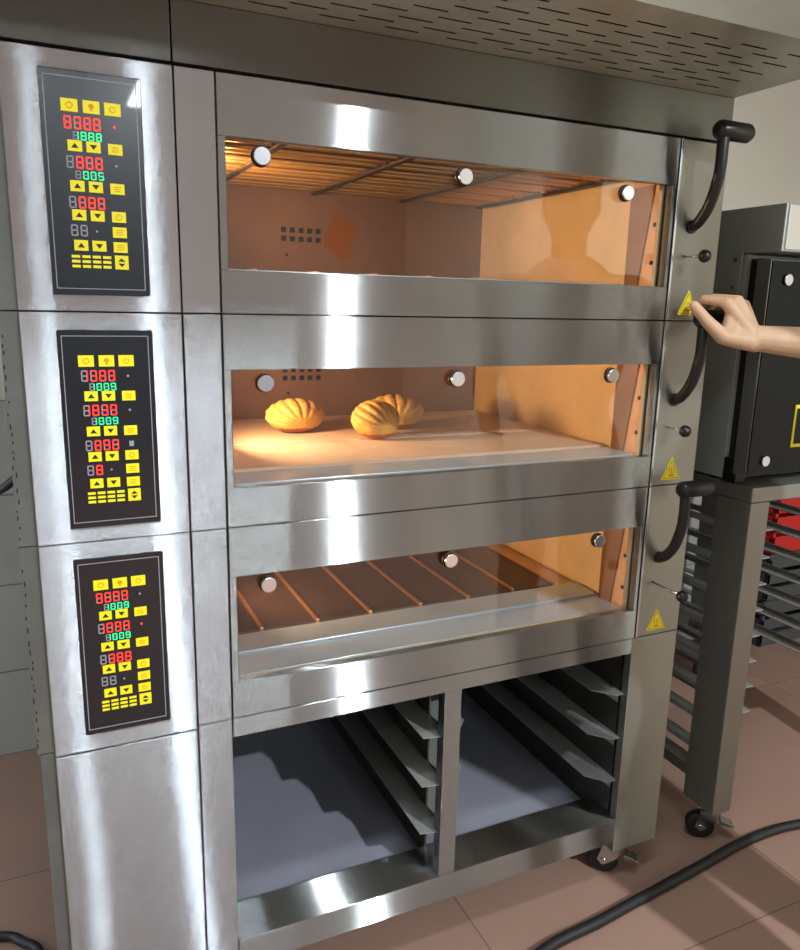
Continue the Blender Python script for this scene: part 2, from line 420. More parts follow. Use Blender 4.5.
def make_deck(k):
    s = ZS[k]; top = s+DH-.0008
    place = ('top', 'middle', 'bottom')[k]
    lab = ('stainless steel oven deck, topmost of the stack, with glowing empty chamber',
           'stainless steel oven deck, middle of the stack, with three buns inside',
           'stainless steel oven deck, lowest of the stack, with bare dark floor plates')[k]
    T = thing('oven_deck', lab, 'oven', (.64, .42, s), 'stacked oven decks')
    b0 = s+.001
    # shell: sides, top, bottom, back
    b = B()
    b.box(-.026, -.018, .012, .86, b0, top).box(1.292, 1.298, .012, .86, b0, top)
    b.box(-.018, 1.292, .852, .86, b0, top).box(-.018, 1.292, .03, .852, top-.006, top)
    b.box(-.018, 1.292, .03, .852, b0, b0+.006)
    b.box(-.026, -.0005, .008, .012, b0, top)
    b.box(.225, .284, .02, .04, b0+.006, top-.006).box(1.168, 1.292, .02, .04, b0+.006, top-.006)
    b.build('body', M['side'], T)
    # worn sealant and punched slots down the edge of the side panel
    g = B(); rr = random.Random(k)
    z = b0+.01
    while z < top-.02:
        h = rr.uniform(.003, .009)
        xq = -.0195-rr.uniform(0, .004); g.box(xq-.0018, xq, .0074, .0084, z, z+h); z += h+rr.uniform(.004, .016)
    g.build('slot_row', M['dark'], T)
    # panels of the front
    zc = s-.006 if k == 2 else s
    B().box(0, .2225, 0, .022, zc+.001, top).build('control_front', M['column'], T, .0012)
    B().box(.2245, .2815, 0, .022, s+.001, top).build('filler_panel', M['column'], T, .0012)
    lp = B().box(1.182, 1.30, 0, .022, s+.001, top).build('lever_panel', M['lever'], T, .0015)
    B().box(1.1765, 1.1815, -.002, .02, s+.001, top).build('edge_strip', M['chrome'], T, .0008)
    # door with glass
    D = B()
    zt0, zb1 = s+.259, s+.066
    D.box(.284, 1.1745, 0, .018, zt0, top).box(.284, 1.1745, 0, .018, s+.001, zb1)
    D.box(.284, .296, .001, .018, zb1, zt0).box(1.1655, 1.1745, .001, .018, zb1, zt0)
    D = D.build('door', M['front'], T, .0012)
    B().box(.292, 1.168, .0185, .0225, zb1-.01, zt0+.01).build('glass_pane', M['glass'], D)
    for x in (.352, .707, 1.06):
        kb = B().disc((x, .016, s+.2365), .0155, 'y', -.006, 24, 1)
        kb.disc((x, .010, s+.2365), .0135, 'y', -.008, 24, 0)
        kb.build('clamp_screw', [M['bolt'], M['bolt_ring']], D, .001)
    # chamber
    cz0, cz1 = s+.056, s+.315
    C_ = B()
    C_.box(.290, .300, .024, .73, cz0, cz1); C_.box(1.156, 1.166, .024, .73, cz0, cz1)
    C_.box(.300, 1.156, .024, .73, cz0, cz0+.008)
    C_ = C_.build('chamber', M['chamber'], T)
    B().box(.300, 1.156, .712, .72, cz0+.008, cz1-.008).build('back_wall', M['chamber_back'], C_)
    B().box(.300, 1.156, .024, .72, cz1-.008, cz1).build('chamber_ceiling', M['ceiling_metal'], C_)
    v = B()
    for i in range(5):
        for j in range(2): v.box(.590+i*.0225-.006, .590+i*.0225+.006, .7095, .7125, s+.195-j*.021-.006-i*.0, s+.195-j*.021+.006)
    v.build('vent_holes', M['dark'], C_)
    B().disc((.598, .709, s+.135), .0035, 'y', .003, 12).build('sensor_hole', M['dark'], C_)
    # jamb strip and slanted hinge plate on the right
    j = B().box(1.1535, 1.156, .024, .1, cz0+.008, cz1-.008)
    j.build('jamb', M['jamb'], C_)
    B().prism([(.034, s+.262), (.1, s+.262), (.1, s+.066), (.062, s+.066)], 'x', 1.149, 1.1535).build('hinge_plate', M['arm'], C_)
    for dz in (.186, .113): B().disc((1.1538, .0285, s+dz), .0046, 'x', -.0012, 16).build('jamb_hole', M['dark'], C_)
    # chamber lamp in left wall
    lm = B().disc((.301, .34, s+.2), .03, 'x', .004, 20)
    lm.build('oven_lamp', M['warm'], C_)
    ld = bpy.data.lights.new('oven_lamp_light', 'AREA'); ld.shape = 'DISK'; ld.size = .08
    ld.energy = (4.8, 4.8, 4.2)[k]; ld.color = (1, .64, .34); ld.spread = math.radians(155)
    lo = bpy.data.objects.new('oven_lamp_light', ld); COL.objects.link(lo); lo.parent = C_
    lo.location = Vector((.309, .34, s+.2))-wpos(C_); lo.rotation_euler = (0, -PI/2-.22, 0)
    # elements under the ceiling
    ez = s+.289
    y = .13
    for i in range(6):
        y = .13+i*.1
        B().tube(curve_pts([(.32, y, ez), (.7, y, ez), (1.09, y, ez), (1.12, y+.02, ez), (1.09, y+.04, ez), (.7, y+.04, ez), (.32, y+.04, ez)], 5), .006, 8).build('heating_element', M['element'], C_)
    for x in (.42, .66, .90, 1.128):
        B().box(x-.006, x+.006, .11, .69, ez-.011, ez-.007).build('element_bracket', M['ceiling_metal'], C_)
    # floor of the chamber
    if k == 1:
        B().box(.305, 1.150, .12, .335, s+.064, s+.072).build('baking_stone', M['stone'], C_, .002)
        B().box(.305, 1.150, .338, .70, s+.064, s+.073).build('baking_stone', M['stone'], C_, .002)
        B().box(.302, 1.1485, .025, .112, s+.064, s+.068).build('sill', M['sill'], C_, .001)
    else:
        B().box(.302, 1.1485, .025, .105, s+.064, s+.067).build('sill', M['sill'], C_, .001)
        B().box(.302, 1.1485, .107, .185, s+.064, s+.072).build('inner_sill', M['sill'], C_, .0015)
        xs_ = [.305, .385, .502, .620, .738, .856, .974, 1.088]
        for a, c in zip(xs_, xs_[1:]):
            B().box(a+.004, c-.004, .188, .70, s+.064, s+.0735).build('floor_plate', M['plate'], C_, .001)
        for x in xs_[1:]:
            B().box(x-.0035, x+.0035, .188, .70, s+.064, s+.0775).build('plate_bar', M['strip'], C_, .001)
    # lever handle
    x = 1.214; zb = s+.184
    h = thing_part('lever_handle', T, (x, 0, zb))
    B().tube(curve_pts([(1.222, .0, zb), (1.2205, -.02, zb+.008), (1.219, -.045, zb+.038), (1.217, -.062, zb+.085), (1.2155, -.066, zb+.125), (1.214, -.066, zb+.168)], 6), [.011]*31, 16).build('lever_rod', M['black'], h)
    B().disc((1.222, 0, zb), .013, 'y', -.006, 20).build('lever_boss', M['black'], h, .001)
    gx0, gx1, gz = 1.196, 1.286, s+.3515
    B().tube([(gx0, -.066, gz), (gx0+.003, -.066, gz), (gx0+.008, -.066, gz), (gx1-.012, -.066, gz), (gx1-.004, -.066, gz), (gx1, -.066, gz)], [.007, .014, .0175, .0175, .0125, .006], 20).build('grip', M['black'], h)
    # damper pull
    yk = (-.047, -.043, -.082)[k]; zk = s+.127
    dk = B().tube([(1.212, 0, zk), (1.212, yk, zk-.002)], .0028, 10)
    dk = dk.build('damper_rod', M['chrome'], T)
    B().ball((1.212, yk-.006, zk-.002), .0125, 20).build('ball_knob', M['black'], dk)
    # warning sticker
    zx = s+.034; cx = 1.233
    st = B()
    st.prism([(cx-.0265, zx-.022), (cx+.0265, zx-.022), (cx, zx+.028)], 'y', 0, -.0006, 0)
    st.prism([(cx-.0225, zx-.0197), (cx+.0225, zx-.0197), (cx, zx+.0228)], 'y', -.0006, -.0009, 1)
    st.prism([(cx-.0195, zx-.0178), (cx+.0195, zx-.0178), (cx, zx+.0188)], 'y', -.0009, -.0012, 0)
    st.box(cx-.008, cx+.008, -.0015, -.0012, zx-.0145, zx-.0115, 2)
    for dx in (-.0055, 0, .0055):
        pts = [(cx+dx+.0013*math.sin(t*1.2*PI), zx-.0095+t*.0065) for t in (0, .5, 1, 1.5, 2)]
        lw = .0008
        st.prism([(a-lw, c) for a, c in pts]+[(a+lw, c) for a, c in pts[::-1]], 'y', -.0012, -.0015, 2)
    st = st.build('warning_sticker', [M['stick'], M['stick_edge'], M['stick_red']], T)
    st['label'] = 'yellow triangular hot surface sticker'
    # control membrane
    ox, oz = .0465, s+.0235; y = -.002
    P = B().box(ox, ox+.132, y, 0, oz, oz+.2965)
    P = P.build('control_panel', M['membrane'], T, .001)
    ln = B(); a, c, e, f = ox+.0055, ox+.1255, oz+.0085, oz+.2885; t = .0011; yl = y-.0004
    ln.box(a, c, yl, y, e, e+t).box(a, c, yl, y, f-t, f).box(a, a+t, yl, y, e+t, f-t).box(c-t, c, yl, y, e+t, f-t)
    ln.build('border_line', M['line'], P)
    K = lambda dx, dz, w, h, ic: key(P, ox+dx, oz+dz, w, h, y, ic)
    K(.037, .252, .0215, .0165, 'power'); K(.065, .252, .0215, .0165, 'lamp'); K(.0925, .252, .0215, .0165, 'clock')
    for dz in (.2005, .148, .1095, .0685):
        K(.041, dz, .0185, .0145, 'up'); K(.065, dz, .0185, .0145, 'down')
    for dz, ic in ((.2, 'bars'), (.1475, 'bars'), (.1095, 'clock'), (.0885, 'bars'), (.068, 'bars')): K(.0935, dz, .019, .0145, ic)
    K(.094, .0470, .0185, .0195, 'both')
    R = READ[k]
    for i, dz in enumerate((.222, .171)):
        display('red_display', P, ox+.029, ox+.079, oz+dz, oz+dz+.0165, R['r'][i], y, M['red'])
        display('green_display', P, ox+.0395, ox+.079, oz+dz-.0135, oz+dz-.0025, R['g'][i], y, M['green'])
        B().disc((ox+.094, y, oz+dz+.0075), .0018, 'y', -.0005, 12).build('indicator', M['red'] if (k == 2 and i == 1) or (k == 0 and i == 0) else M['unlit'], P)
    display('red_display', P, ox+.029, ox+.079, oz+.1185, oz+.1345, R['t'], y, M['red'])
    display('red_display', P, ox+.029, ox+.054, oz+.081, oz+.0965, R['s'], y, M['red'], count=2)
    B().disc((ox+.063, y, oz+.0885), .0016, 'y', -.0005, 12).build('indicator', M['unlit'], P)
    if k == 1:
        B().prism([(ox+.091, oz+.123), (ox+.097, oz+.123), (ox+.0975, oz+.131), (ox+.0905, oz+.131)], 'y', y, y-.0004).build('symbol', M['line'], P)
    gb = B()
    for i in range(4):
        for jj in range(3): gb.box(ox+.0275+i*.0138, ox+.0385+i*.0138, y-.0008, y, oz+.038+jj*.0067, oz+.0418+jj*.0067)
    gb.build('key_legend', M['yellow'], P)
    return T

def thing_part(name, parent, loc):
    o = bpy.data.objects.new(name, None); COL.objects.link(o); o.parent = parent
    o.location = Vector(loc)-wpos(parent); return o

decks = [make_deck(k) for k in range(3)]

# ------------------------------------------------------------------ buns in the middle deck
def bun(x, y, z, L, W, Hh, ang, label, ridges=8):
    rot = Matrix.Rotation(ang, 3, 'Z') @ Matrix.Rotation(.35, 3, 'X')
    def fn(d):
        a = math.atan2(d.z, d.x)
        g = abs(math.sin(a*ridges))**.5
        return .87+.13*g*math.sqrt(max(0, 1-d.y*d.y)) if d.z > -.2 else .97
    b = B()
    c = Vector((x, y, z+Hh*.62))
    b.ball(c, (L/2, W/2, Hh*.62), 96, 0, rot, fn)
    for v in b.bm.verts:
        if v.co.z < z+.0005: v.co.z = z+.0005
    # toasted foot
    for f in b.bm.faces:
        cc = f.calc_center_median()
        if cc.z < z+Hh*.22: f.material_index = 1
    o = b.build('bread_bun', [M['bread'], M['bread_dark']])
    tag(o, label, 'bread', 'ridged golden buns on the baking stone'); return o
zs = ZS[1]+.0735
bun(.545, .475, zs, .145, .095, .062, .12, 'ridged golden bun at the far left of the baking stone, apart from the other two')
bun(.690, .345, zs-.001, .125, .105, .068, .45, 'ridged golden bun nearest the glass of the middle oven')
bun(.785, .455, zs, .145, .10, .066, -.25, 'ridged golden bun partly behind the nearest bun, rightmost of the three')

# ------------------------------------------------------------------ stand under the ovens
T = thing('oven_stand', 'stainless steel oven stand with two open bays of tray rails on casters', 'stand', (.64, .42, .1))
zt = ZS[2]
B().box(0, .2225, 0, .03, .10, zt-.0075).build('left_cover', M['column'], T, .0012)
B().box(.2245, .2815, 0, .03, .10, zt-.001).build('filler_panel', M['column'], T, .0012)
B().box(1.171, 1.30, 0, .022, .10, zt-.001).build('right_post', M['lever'], T, .0015)
B().box(-.022, -.014, .012, .86, .10, zt-.001).box(-.022, -.0005, .008, .012, .10, zt-.001).build('side_panel', M['side'], T)
B().box(1.292, 1.298, .022, .86, .10, zt-.001).build('side_panel', M['side'], T)
B().box(.283, 1.170, 0, .03, .609, zt-.001).build('top_rail', M['front'], T, .0012)
B().box(-.014, 1.292, .03, .86, .628, zt-.001).build('top_sheet', M['dark'], T)
B().box(.283, 1.170, 0, .098, .126, .187).build('bottom_rail', M['front'], T, .0015)
B().box(.290, 1.176, .098, .80, .150, .158).build('bottom_pan', M['pan'], T)
B().box(.290, 1.176, .80, .84, .126, .215).build('back_rail', M['rail'], T)
B().box(.703, .741, .001, .028, .187, .609).build('middle_post', M['front'], T, .0012)
B().box(.719, .723, .098, .80, .158, .628).build('divider_sheet', M['rail_dark'], T)
B().box(.703, .741, .80, .828, .215, .628).build('rear_post', M['rail'], T)
B().box(.268, .2815, .04, .84, .12, .628).build('bay_side', M['rail_dark'], T)
B().box(1.172, 1.180, .03, .84, .12, .628).build('bay_side', M['rail_dark'], T)
for zr in (.505, .395, .285):
    for (xa, xb, sgn) in ((.282, .293, 1), (.719, .668, -1), (.723, .780, 1), (1.172, 1.112, -1)):
        # angle rail: top flange with the front corner cut off plus a wall leg
        b = B()
        b.prism([(xa, .012), (xa+(xb-xa)*.35, .012), (xb, .055), (xb, .78), (xa, .78)] if xa != .719 else [(xa, .012), (xb, .022), (xb, .78), (xa, .78)], 'z', zr-.0015, zr)
        b.box(min(xa, xa+sgn*.002), max(xa, xa+sgn*.002), .03, .78, zr-.03, zr-.0015)
        b.build('tray_rail', M['rail_light'], T)

def caster(parent, x, y, ztop, turn=0., brake=True):
    c = thing_part('caster', parent, (x, y, 0))
    R = Matrix.Rotation(turn, 3, 'Z')
    def tr(b):
        for v in b.bm.verts: v.co = R @ (v.co-Vector((x, y, 0)))+Vector((x, y, 0))
        return b
    tr(B().box(x-.032, x+.032, y-.032, y+.032, ztop-.006, ztop)).build('mount_plate', M['chrome'], c, .001)
    tr(B().disc((x, y, ztop-.018), .02, 'z', .012, 20)).build('swivel', M['chrome'], c)
    f = B()
    for sx in (-1, 1):
        f.prism([(y-.028, ztop-.018), (y+.02, ztop-.018), (y+.032, .036), (y+.012, .028), (y-.015, .05)], 'x', x+sx*.017-.0015, x+sx*.017+.0015)
    f.box(x-.0185, x+.0185, y-.028, y+.02, ztop-.021, ztop-.018)
    tr(f).build('fork', M['chrome'], c)
    wh = B(); n = 28; prof = [(-.013, .026), (-.013, .032), (-.009, .036), (.009, .036), (.013, .032), (.013, .026)]
    rows = [[wh.bm.verts.new((x+px, y+.018+r*math.cos(2*PI*i/n), .036+r*math.sin(2*PI*i/n))) for i in range(n)] for px, r in prof]
    for a_, b_ in zip(rows, rows[1:]):
        for i in range(n): wh._face([a_[i], a_[(i+1) % n], b_[(i+1) % n], b_[i]], 0, True)
    wh._face(rows[0][::-1]); wh._face(rows[-1])
    tr(wh).build('wheel', M['rubber'], c)
    tr(B().disc((x-.021, y+.018, .036), .008, 'x', .042, 16)).build('axle', M['chrome'], c)
    if brake:
        tr(B().prism([(y-.03, .062), (y-.062, .052), (y-.066, .046), (y-.03, .05)], 'x', x-.014, x+.014)).build('brake_pedal', M['chrome'] if parent is T else M['black'], c, .001)
    return c
for (x, y, t) in ((1.212, .05, .82), (.10, .07, 1.2), (1.2, .80, 2.6), (.10, .80, 2.9)): caster(T, x, y, .10, t)
B().box(-.01, 1.29, .03, .09, .10, .12).build('chassis_rail', M['rail'], T)
B().box(-.01, 1.29, .77, .83, .10, .12).build('chassis_rail', M['rail'], T)

# ------------------------------------------------------------------ exhaust hood
zf, zh = ZS[0]+DH, 1.768
T = thing('exhaust_hood', 'stainless steel exhaust hood with slotted underside on top of the oven stack', 'hood', (.64, .3, zf))
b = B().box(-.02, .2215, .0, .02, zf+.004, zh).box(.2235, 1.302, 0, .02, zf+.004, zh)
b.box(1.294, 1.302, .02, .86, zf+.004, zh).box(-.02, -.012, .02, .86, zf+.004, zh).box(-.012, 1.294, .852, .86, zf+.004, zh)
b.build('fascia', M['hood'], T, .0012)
B().box(-.012, 1.294, .02, .852, zf, zf+.004).build('base_sheet', M['dark'], T)
# canopy: outline with rounded front right corner
HX0, HX1, HYF, HYB = -.02, 1.302, -.292, .86
def outline(ins=0.):
    pts = [(HX0+ins, HYB-ins), (HX0+ins, HYF+ins)]
    R = .07
    for i in range(9):
        a = -PI/2+PI/2*i/8
        pts.append((HX1-ins-R+R*math.cos(a), HYF+ins+R+R*math.sin(a)))
    pts.append((HX1-ins, HYB-ins)); return pts
b = B()
o1 = outline(); o2 = outline(.004)
n = len(o1)
lo1 = [b.bm.verts.new((p[0], p[1], zh)) for p in o1]; hi1 = [b.bm.verts.new((p[0], p[1], zh+.42)) for p in o1]
for i in range(n): b._face([lo1[i], lo1[(i+1) % n], hi1[(i+1) % n], hi1[i]])
b._face(hi1)
b.build('canopy', M['lever'], T)
# underside sheet with real slots
b = B(); zu = zh
def quad(xa, xb, ya, yb):
    v = [b.bm.verts.new(c) for c in ((xa, ya, zu), (xb, ya, zu), (xb, yb, zu), (xa, yb, zu))]; b._face(v[::-1])
rows = 9; y_first, pitch_y, sw = -.036, .0265, .0048
ycur = .0
for r in range(rows):
    yc = y_first-r*pitch_y*.93
    quad(.0, 1.26, yc+sw/2, ycur)
    xa = .0; x = .01+(r % 2)*.0525
    while x+.056 < 1.245:
        quad(xa, x, yc-sw/2, yc+sw/2); xa = x+.056; x += .105
    quad(xa, 1.26, yc-sw/2, yc+sw/2)
    ycur = yc-sw/2
quad(.0, 1.26, -.262, ycur)
# margins around the slotted field
quad(HX0, .0, HYF, .0); quad(.0, HX1-.07, HYF, -.262)
quad(1.26, HX1, HYF+.07, 0)
v = [b.bm.verts.new((p[0], p[1], zu)) for p in outline()[2:11]]
v += [b.bm.verts.new((1.26, HYF+.07, zu)), b.bm.verts.new((1.26, -.262, zu)), b.bm.verts.new((HX1-.07, -.262, zu))]
b._face(v)
b.build('slotted_underside', M['hood_under'], T)
B().box(HX0+.02, HX1-.08, HYF+.02, 0, zh+.03, zh+.034).build('slot_dark_backing', M['dark'], T)  # added dark sheet standing in for the shade behind the slots

# ------------------------------------------------------------------ neighbouring convection oven and its stand
NX0, NX1 = 1.487, 2.25
T = thing('convection_oven', 'black glass door convection oven on a rail stand beside the oven stack', 'oven', ((NX0+NX1)/2, .4, .965))
B().box(NX0, NX1, .09, .80, .967, 1.484).build('body', M['nb_side'], T, .002)
B().box(NX0-.003, NX1, 0, .80, 1.486, 1.585).build('top_box', M['nb_side'], T, .002)
B().box(NX0+.004, NX1-.006, -.003, 0, 1.49, 1.582).build('top_front_plate', M['nb_front'], T, .001)
B().box(NX0+.012, NX1-.01, .058, .09, .985, 1.474).build('gasket', M['rubber'], T)
D = B().box(NX0-.006, NX0+.004, .02, .057, .985, 1.470).box(NX1-.02, NX1, .02, .057, .985, 1.47).box(NX0+.004, NX1-.02, .02, .057, .985, .995).box(NX0+.004, NX1-.02, .02, .057, 1.46, 1.47).build('door_frame', M['rail'], T, .001)
B().box(NX0-.0045, NX1-.002, .0165, .0195, .987, 1.468).build('door_glass', M['door_black'], D)
for (x, z) in ((1.532, 1.428), (1.532, 1.02), (2.19, 1.428), (2.19, 1.02)):
    B().disc((x, .0165, z), .0125, 'y', -.006, 20).build('clamp_screw', M['bolt'], D, .001)
sb = B().box(1.612, 1.70, .0145, .017, 1.048, 1.148, 0).box(1.618, 1.694, .0138, .0145, 1.056, 1.14, 1).build('door_sticker', [M['stick'], M['door_black']], D)
sb['label'] = 'yellow framed sticker'
B().box(NX0-.004, NX0+.03, .05, .088, .962, 1.02).build('hinge_block', M['black'], T, .002)
# side bracket plates with screws
B().box(NX0-.0075, NX0-.003, .10, .21, 1.40, 1.487).build('side_plate', M['nb_side'], T, .001)
for y, z in ((.115, 1.472), (.115, 1.412), (.18, 1.472), (.18, 1.412)):
    B().disc((NX0-.0075, y, z), .005, 'x', -.003, 14).build('screw', M['chrome'], T)
# stand
T = thing('rail_stand', 'stainless steel stand with rows of tray rails under the convection oven', 'stand', ((NX0+NX1)/2, .4, .1))
LX = (1.487, 2.185)
for x in LX:
    for y in (0, .70): B().box(x, x+.062, y, y+.1, .105, .925).build('leg', M['rail'], T, .002)
B().box(NX0, 2.247, 0, .8, .926, .9615).build('top_frame', M['rail'], T, .002)
zr = [.843, .756, .669, .582, .495, .41, .325, .24]
zq = [.812, .737, .664, .592, .520, .447, .374, .30]
for x, sg, zz in ((1.500, 1, zr), (1.655, 1, zq), (2.19, -1, zq)):
    for z in zz:
        b = B().prism([(x, z), (x+sg*.045, z), (x+sg*.045, z+.003), (x+sg*.003, z+.003), (x+sg*.003, z+.014), (x, z+.014)], 'y', .10, .70)
        b.build('tray_rail', M['rail_light'], T)
for y in (.112, .64): B().box(1.651, 1.6548, y, y+.02, .2, .926).build('rail_upright', M['rail'], T)
B().box(1.549, 2.185, .74, .78, .16, .2).build('cross_bar', M['rail'], T)
B().box(1.495, 1.54, .1, .70, .16, .19).build('side_bar', M['rail'], T)
for x, y, t in ((1.53, .05, .9), (2.21, .05, .6), (1.53, .74, 1.), (2.21, .74, 2.)): caster(T, x, y, .105, t)

# things on the floor behind the stand
def trolley(x, y, label):
    T = thing('tray_trolley', label, 'trolley', (x, y, 0))
    for dx in (0, .42):
        for dy in (0, .3): B().box(x+dx, x+dx+.025, y+dy, y+dy+.025, .1, 1.0).build('post', M['rail'], T)
    for i in range(9):
        for dx in (.025, .39): B().box(x+dx, x+dx+.03, y, y+.325, .2+i*.09, .205+i*.09).build('tray_rail', M['rail'], T)
    B().box(x, x+.445, y, y+.325, .98, 1.0).build('top_plate', M['rail'], T)
    B().box(x, x+.445, y, y+.325, .1, .12).build('base_plate', M['rail'], T)
    for dx, dy, t in ((.03, .03, .4), (.4, .03, 1.6), (.03, .28, 2.5), (.4, .28, .2)): caster(T, x+dx, y+dy, .1, t, False)
trolley(2.02, .83, 'low steel tray trolley against the wall, seen through the rail stand')
def crate(x, y, z, w, d, h, label, m):
    b = B(); t = .006
    b.box(x, x+w, y, y+d, z, z+t)
    for zz in (0, 1, 2):
        za = z+t+zz*(h-t)/3
        b.box(x, x+w, y, y+t, za, za+(h-t)/3-.018).box(x, x+w, y+d-t, y+d, za, za+(h-t)/3-.018)
        b.box(x, x+t, y+t, y+d-t, za, za+(h-t)/3-.018).box(x+w-t, x+w, y+t, y+d-t, za, za+(h-t)/3-.018)
    for xx in (x, x+w-.014):
        for yy in (y, y+d-.014): b.box(xx, xx+.014, yy, yy+.014, z, z+h)
    b.box(x-.006, x+w+.006, y-.006, y+.002, z+h-.022, z+h).box(x-.006, x+w+.006, y+d-.002, y+d+.006, z+h-.022, z+h)
    tag(b.build('plastic_crate', M[m], None, .001), label, 'crate', 'crates stacked behind the rail stand')
crate(2.64, .84, 0, .42, .28, .20, 'grey plastic crate on the floor by the wall, lowest of its stack', 'grey_box')
crate(2.64, .84, .202, .42, .28, .20, 'grey plastic crate under the red crate', 'grey_box')
crate(2.64, .84, .404, .42, .28, .25, 'red plastic crate on top of two grey crates behind the rail stand', 'red_box')

# ------------------------------------------------------------------ cables
c = B().tube(curve_pts([(.55, -.30, .013), (.72, -.17, .013), (.915, -.099, .013), (1.07, -.083, .013), (1.206, -.066, .013), (1.42, -.040, .013), (1.60, -.018, .013), (1.80, -.028, .013), (2.1, -.12, .013), (2.4, -.3, .013)], 8), .0125, 12).build('power_cable', M['rubber'])
tag(c, 'thick black cable running across the pink floor in front of the ovens', 'cable')
c = B().tube(curve_pts([(-.5, .30, .011), (-.3, .42, .011), (-.146, .398, .011), (-.1, .362, .011), (-.068, .318, .011), (-.055, .2, .011), (-.07, .0, .011)], 8), .010, 12).build('power_cable', M['rubber'])
tag(c, 'black cable lying on the floor at the left of the oven stack', 'cable')
c = B().tube(curve_pts([(-.30, 1.12, .7), (-.2, 1.02, .80), (-.095, .9, .88), (-.071, .88, .90), (-.048, .86, .93), (-.036, .80, 1.0)], 8), .011, 12).build('power_cable', M['rubber'])
tag(c, 'black cable leading from the wall up to the side of the oven stack', 'cable')

# ------------------------------------------------------------------ person
def capsule(b, p, q, r0, r1, n=16):
    p, q = Vector(p), Vector(q); d = (q-p).normalized()
    pts = [p-d*r0*.94, p-d*r0*.7, p-d*r0*.35, p, p.lerp(q, .33), p.lerp(q, .66), q, q+d*r1*.35, q+d*r1*.7, q+d*r1*.94]
    R = [r0*.34, r0*.71, r0*.937, r0, r0+(r1-r0)*.33, r0+(r1-r0)*.66, r1, r1*.937, r1*.71, r1*.34]
    b.tube(pts, R, n)
def remesh(b, voxel, smooth=6):
    me = bpy.data.meshes.new('tmp'); bmesh.ops.recalc_face_normals(b.bm, faces=b.bm.faces[:]); b.bm.to_mesh(me); b.bm.free()
    o = bpy.data.objects.new('tmp', me); COL.objects.link(o)
    m = o.modifiers.new('r', 'REMESH'); m.mode = 'VOXEL'; m.voxel_size = voxel; m.use_smooth_shade = True
    s = o.modifiers.new('s', 'SMOOTH'); s.iterations = smooth; s.factor = .5
    dg = bpy.context.evaluated_depsgraph_get(); dg.update()
    res = bpy.data.meshes.new_from_object(o.evaluated_get(dg))
    bpy.data.objects.remove(o)
    out = B(); out.bm.from_mesh(res)
    for f in out.bm.faces: f.smooth = True; f.material_index = 0
    return out

SH = Vector((1.60, -.56, 1.385)); EL = Vector((1.545, -.275, 1.285)); WR = Vector((1.275, -.142, 1.308))
NK = Vector((1.46, -.68, 1.45)); SL = Vector((1.31, -.80, 1.385)); HP = Vector((1.50, -.72, .93))
fwd = Vector((-.64, .77, 0)).normalized(); rt = Vector((.77, .64, 0)).normalized(); UP = Vector((0, 0, 1))
# arm and hand
HX = dict(mcp=[(1.225, -.110, 1.372), (1.251, -.110, 1.377), (1.279, -.102, 1.370), (1.304, -.092, 1.352)])
b = B()
capsule(b, SH, EL, .050, .040); capsule(b, EL, EL.lerp(WR, .35), .0395, .037); capsule(b, EL.lerp(WR, .35), WR, .037, .0245)
mc = [Vector(v) for v in HX['mcp']]
wr2 = WR+Vector((-.012, 0, 0))
for i, m_ in enumerate(mc): capsule(b, wr2+Vector((.006*(i-1.5), .0, .010*(1.5-i)*.6)), m_, .0185, .0125-.0008*i)
capsule(b, mc[0], mc[3], .0125, .011)
capsule(b, wr2.lerp(mc[0], .5)+Vector((0, .008, 0)), wr2.lerp(mc[3], .5)+Vector((0, .008, 0)), .018, .016)
fing = [
    [mc[0], (1.211, -.066, 1.379), (1.212, -.044, 1.362), (1.216, -.041, 1.346)],
    [mc[1], (1.238, -.060, 1.381), (1.232, -.038, 1.362), (1.233, -.037, 1.338)],
    [mc[2], (1.262, -.056, 1.378), (1.256, -.036, 1.358), (1.257, -.037, 1.336)],
    [mc[3], (1.284, -.055, 1.368), (1.276, -.040, 1.352), (1.276, -.041, 1.336)]]
for i, f in enumerate(fing):
    r = (.0098, .0102, .0096, .0085)[i]
    for a, c2, ra, rb in ((0, 1, 1.12, 1.0), (1, 2, 1.0, .9), (2, 3, .9, .78)): capsule(b, f[a], f[c2], r*ra, r*rb, 12)
# thumb
th = [wr2+Vector((-.012, -.006, -.006)), Vector((1.205, -.126, 1.310)), Vector((1.174, -.113, 1.338)), Vector((1.153, -.098, 1.366))]
capsule(b, th[0], th[1], .0185, .0150); capsule(b, th[1], th[2], .0145, .0118); capsule(b, th[2], th[3], .0118, .0098)
for t_, u_, ra, rb in ((.35, .35, .018, .017), (.65, .55, .016, .0145), (.9, .72, .0125, .012)):
    capsule(b, th[0].lerp(th[1], t_), wr2.lerp(mc[0], u_)+Vector((0, .006, 0)), ra, rb)
arm = remesh(b, .0022, 5)
# rest of the body
b = B()
capsule(b, SL, SL+Vector((-.03, -.03, -.28)), .05, .04); capsule(b, SL+Vector((-.03, -.03, -.28)), SL+Vector((-.02, .06, -.52)), .039, .027)
hl = SL+Vector((-.02, .06, -.52))
capsule(b, hl, hl+Vector((-.005, .03, -.08)), .026, .024)
for i in range(4):
    q = hl+Vector((-.005, .03, -.08))+rt*(.018*(i-1.5)); capsule(b, q, q+Vector((-.004, .02, -.055+.004*abs(i-1))), .0095, .008); 
capsule(b, hl+rt*.012, hl+rt*.045+Vector((0, .02, -.06)), .013, .009)
b.ball(NK+Vector((0, 0, -.20)), (.17, .115, .26), 24, 0, Matrix.Rotation(math.atan2(rt.y, rt.x), 3, 'Z'))
b.ball(HP, (.165, .12, .17), 24, 0, Matrix.Rotation(math.atan2(rt.y, rt.x), 3, 'Z'))
capsule(b, HP, NK+Vector((0, 0, -.2)), .13, .13); capsule(b, SL, SH, .058, .058)
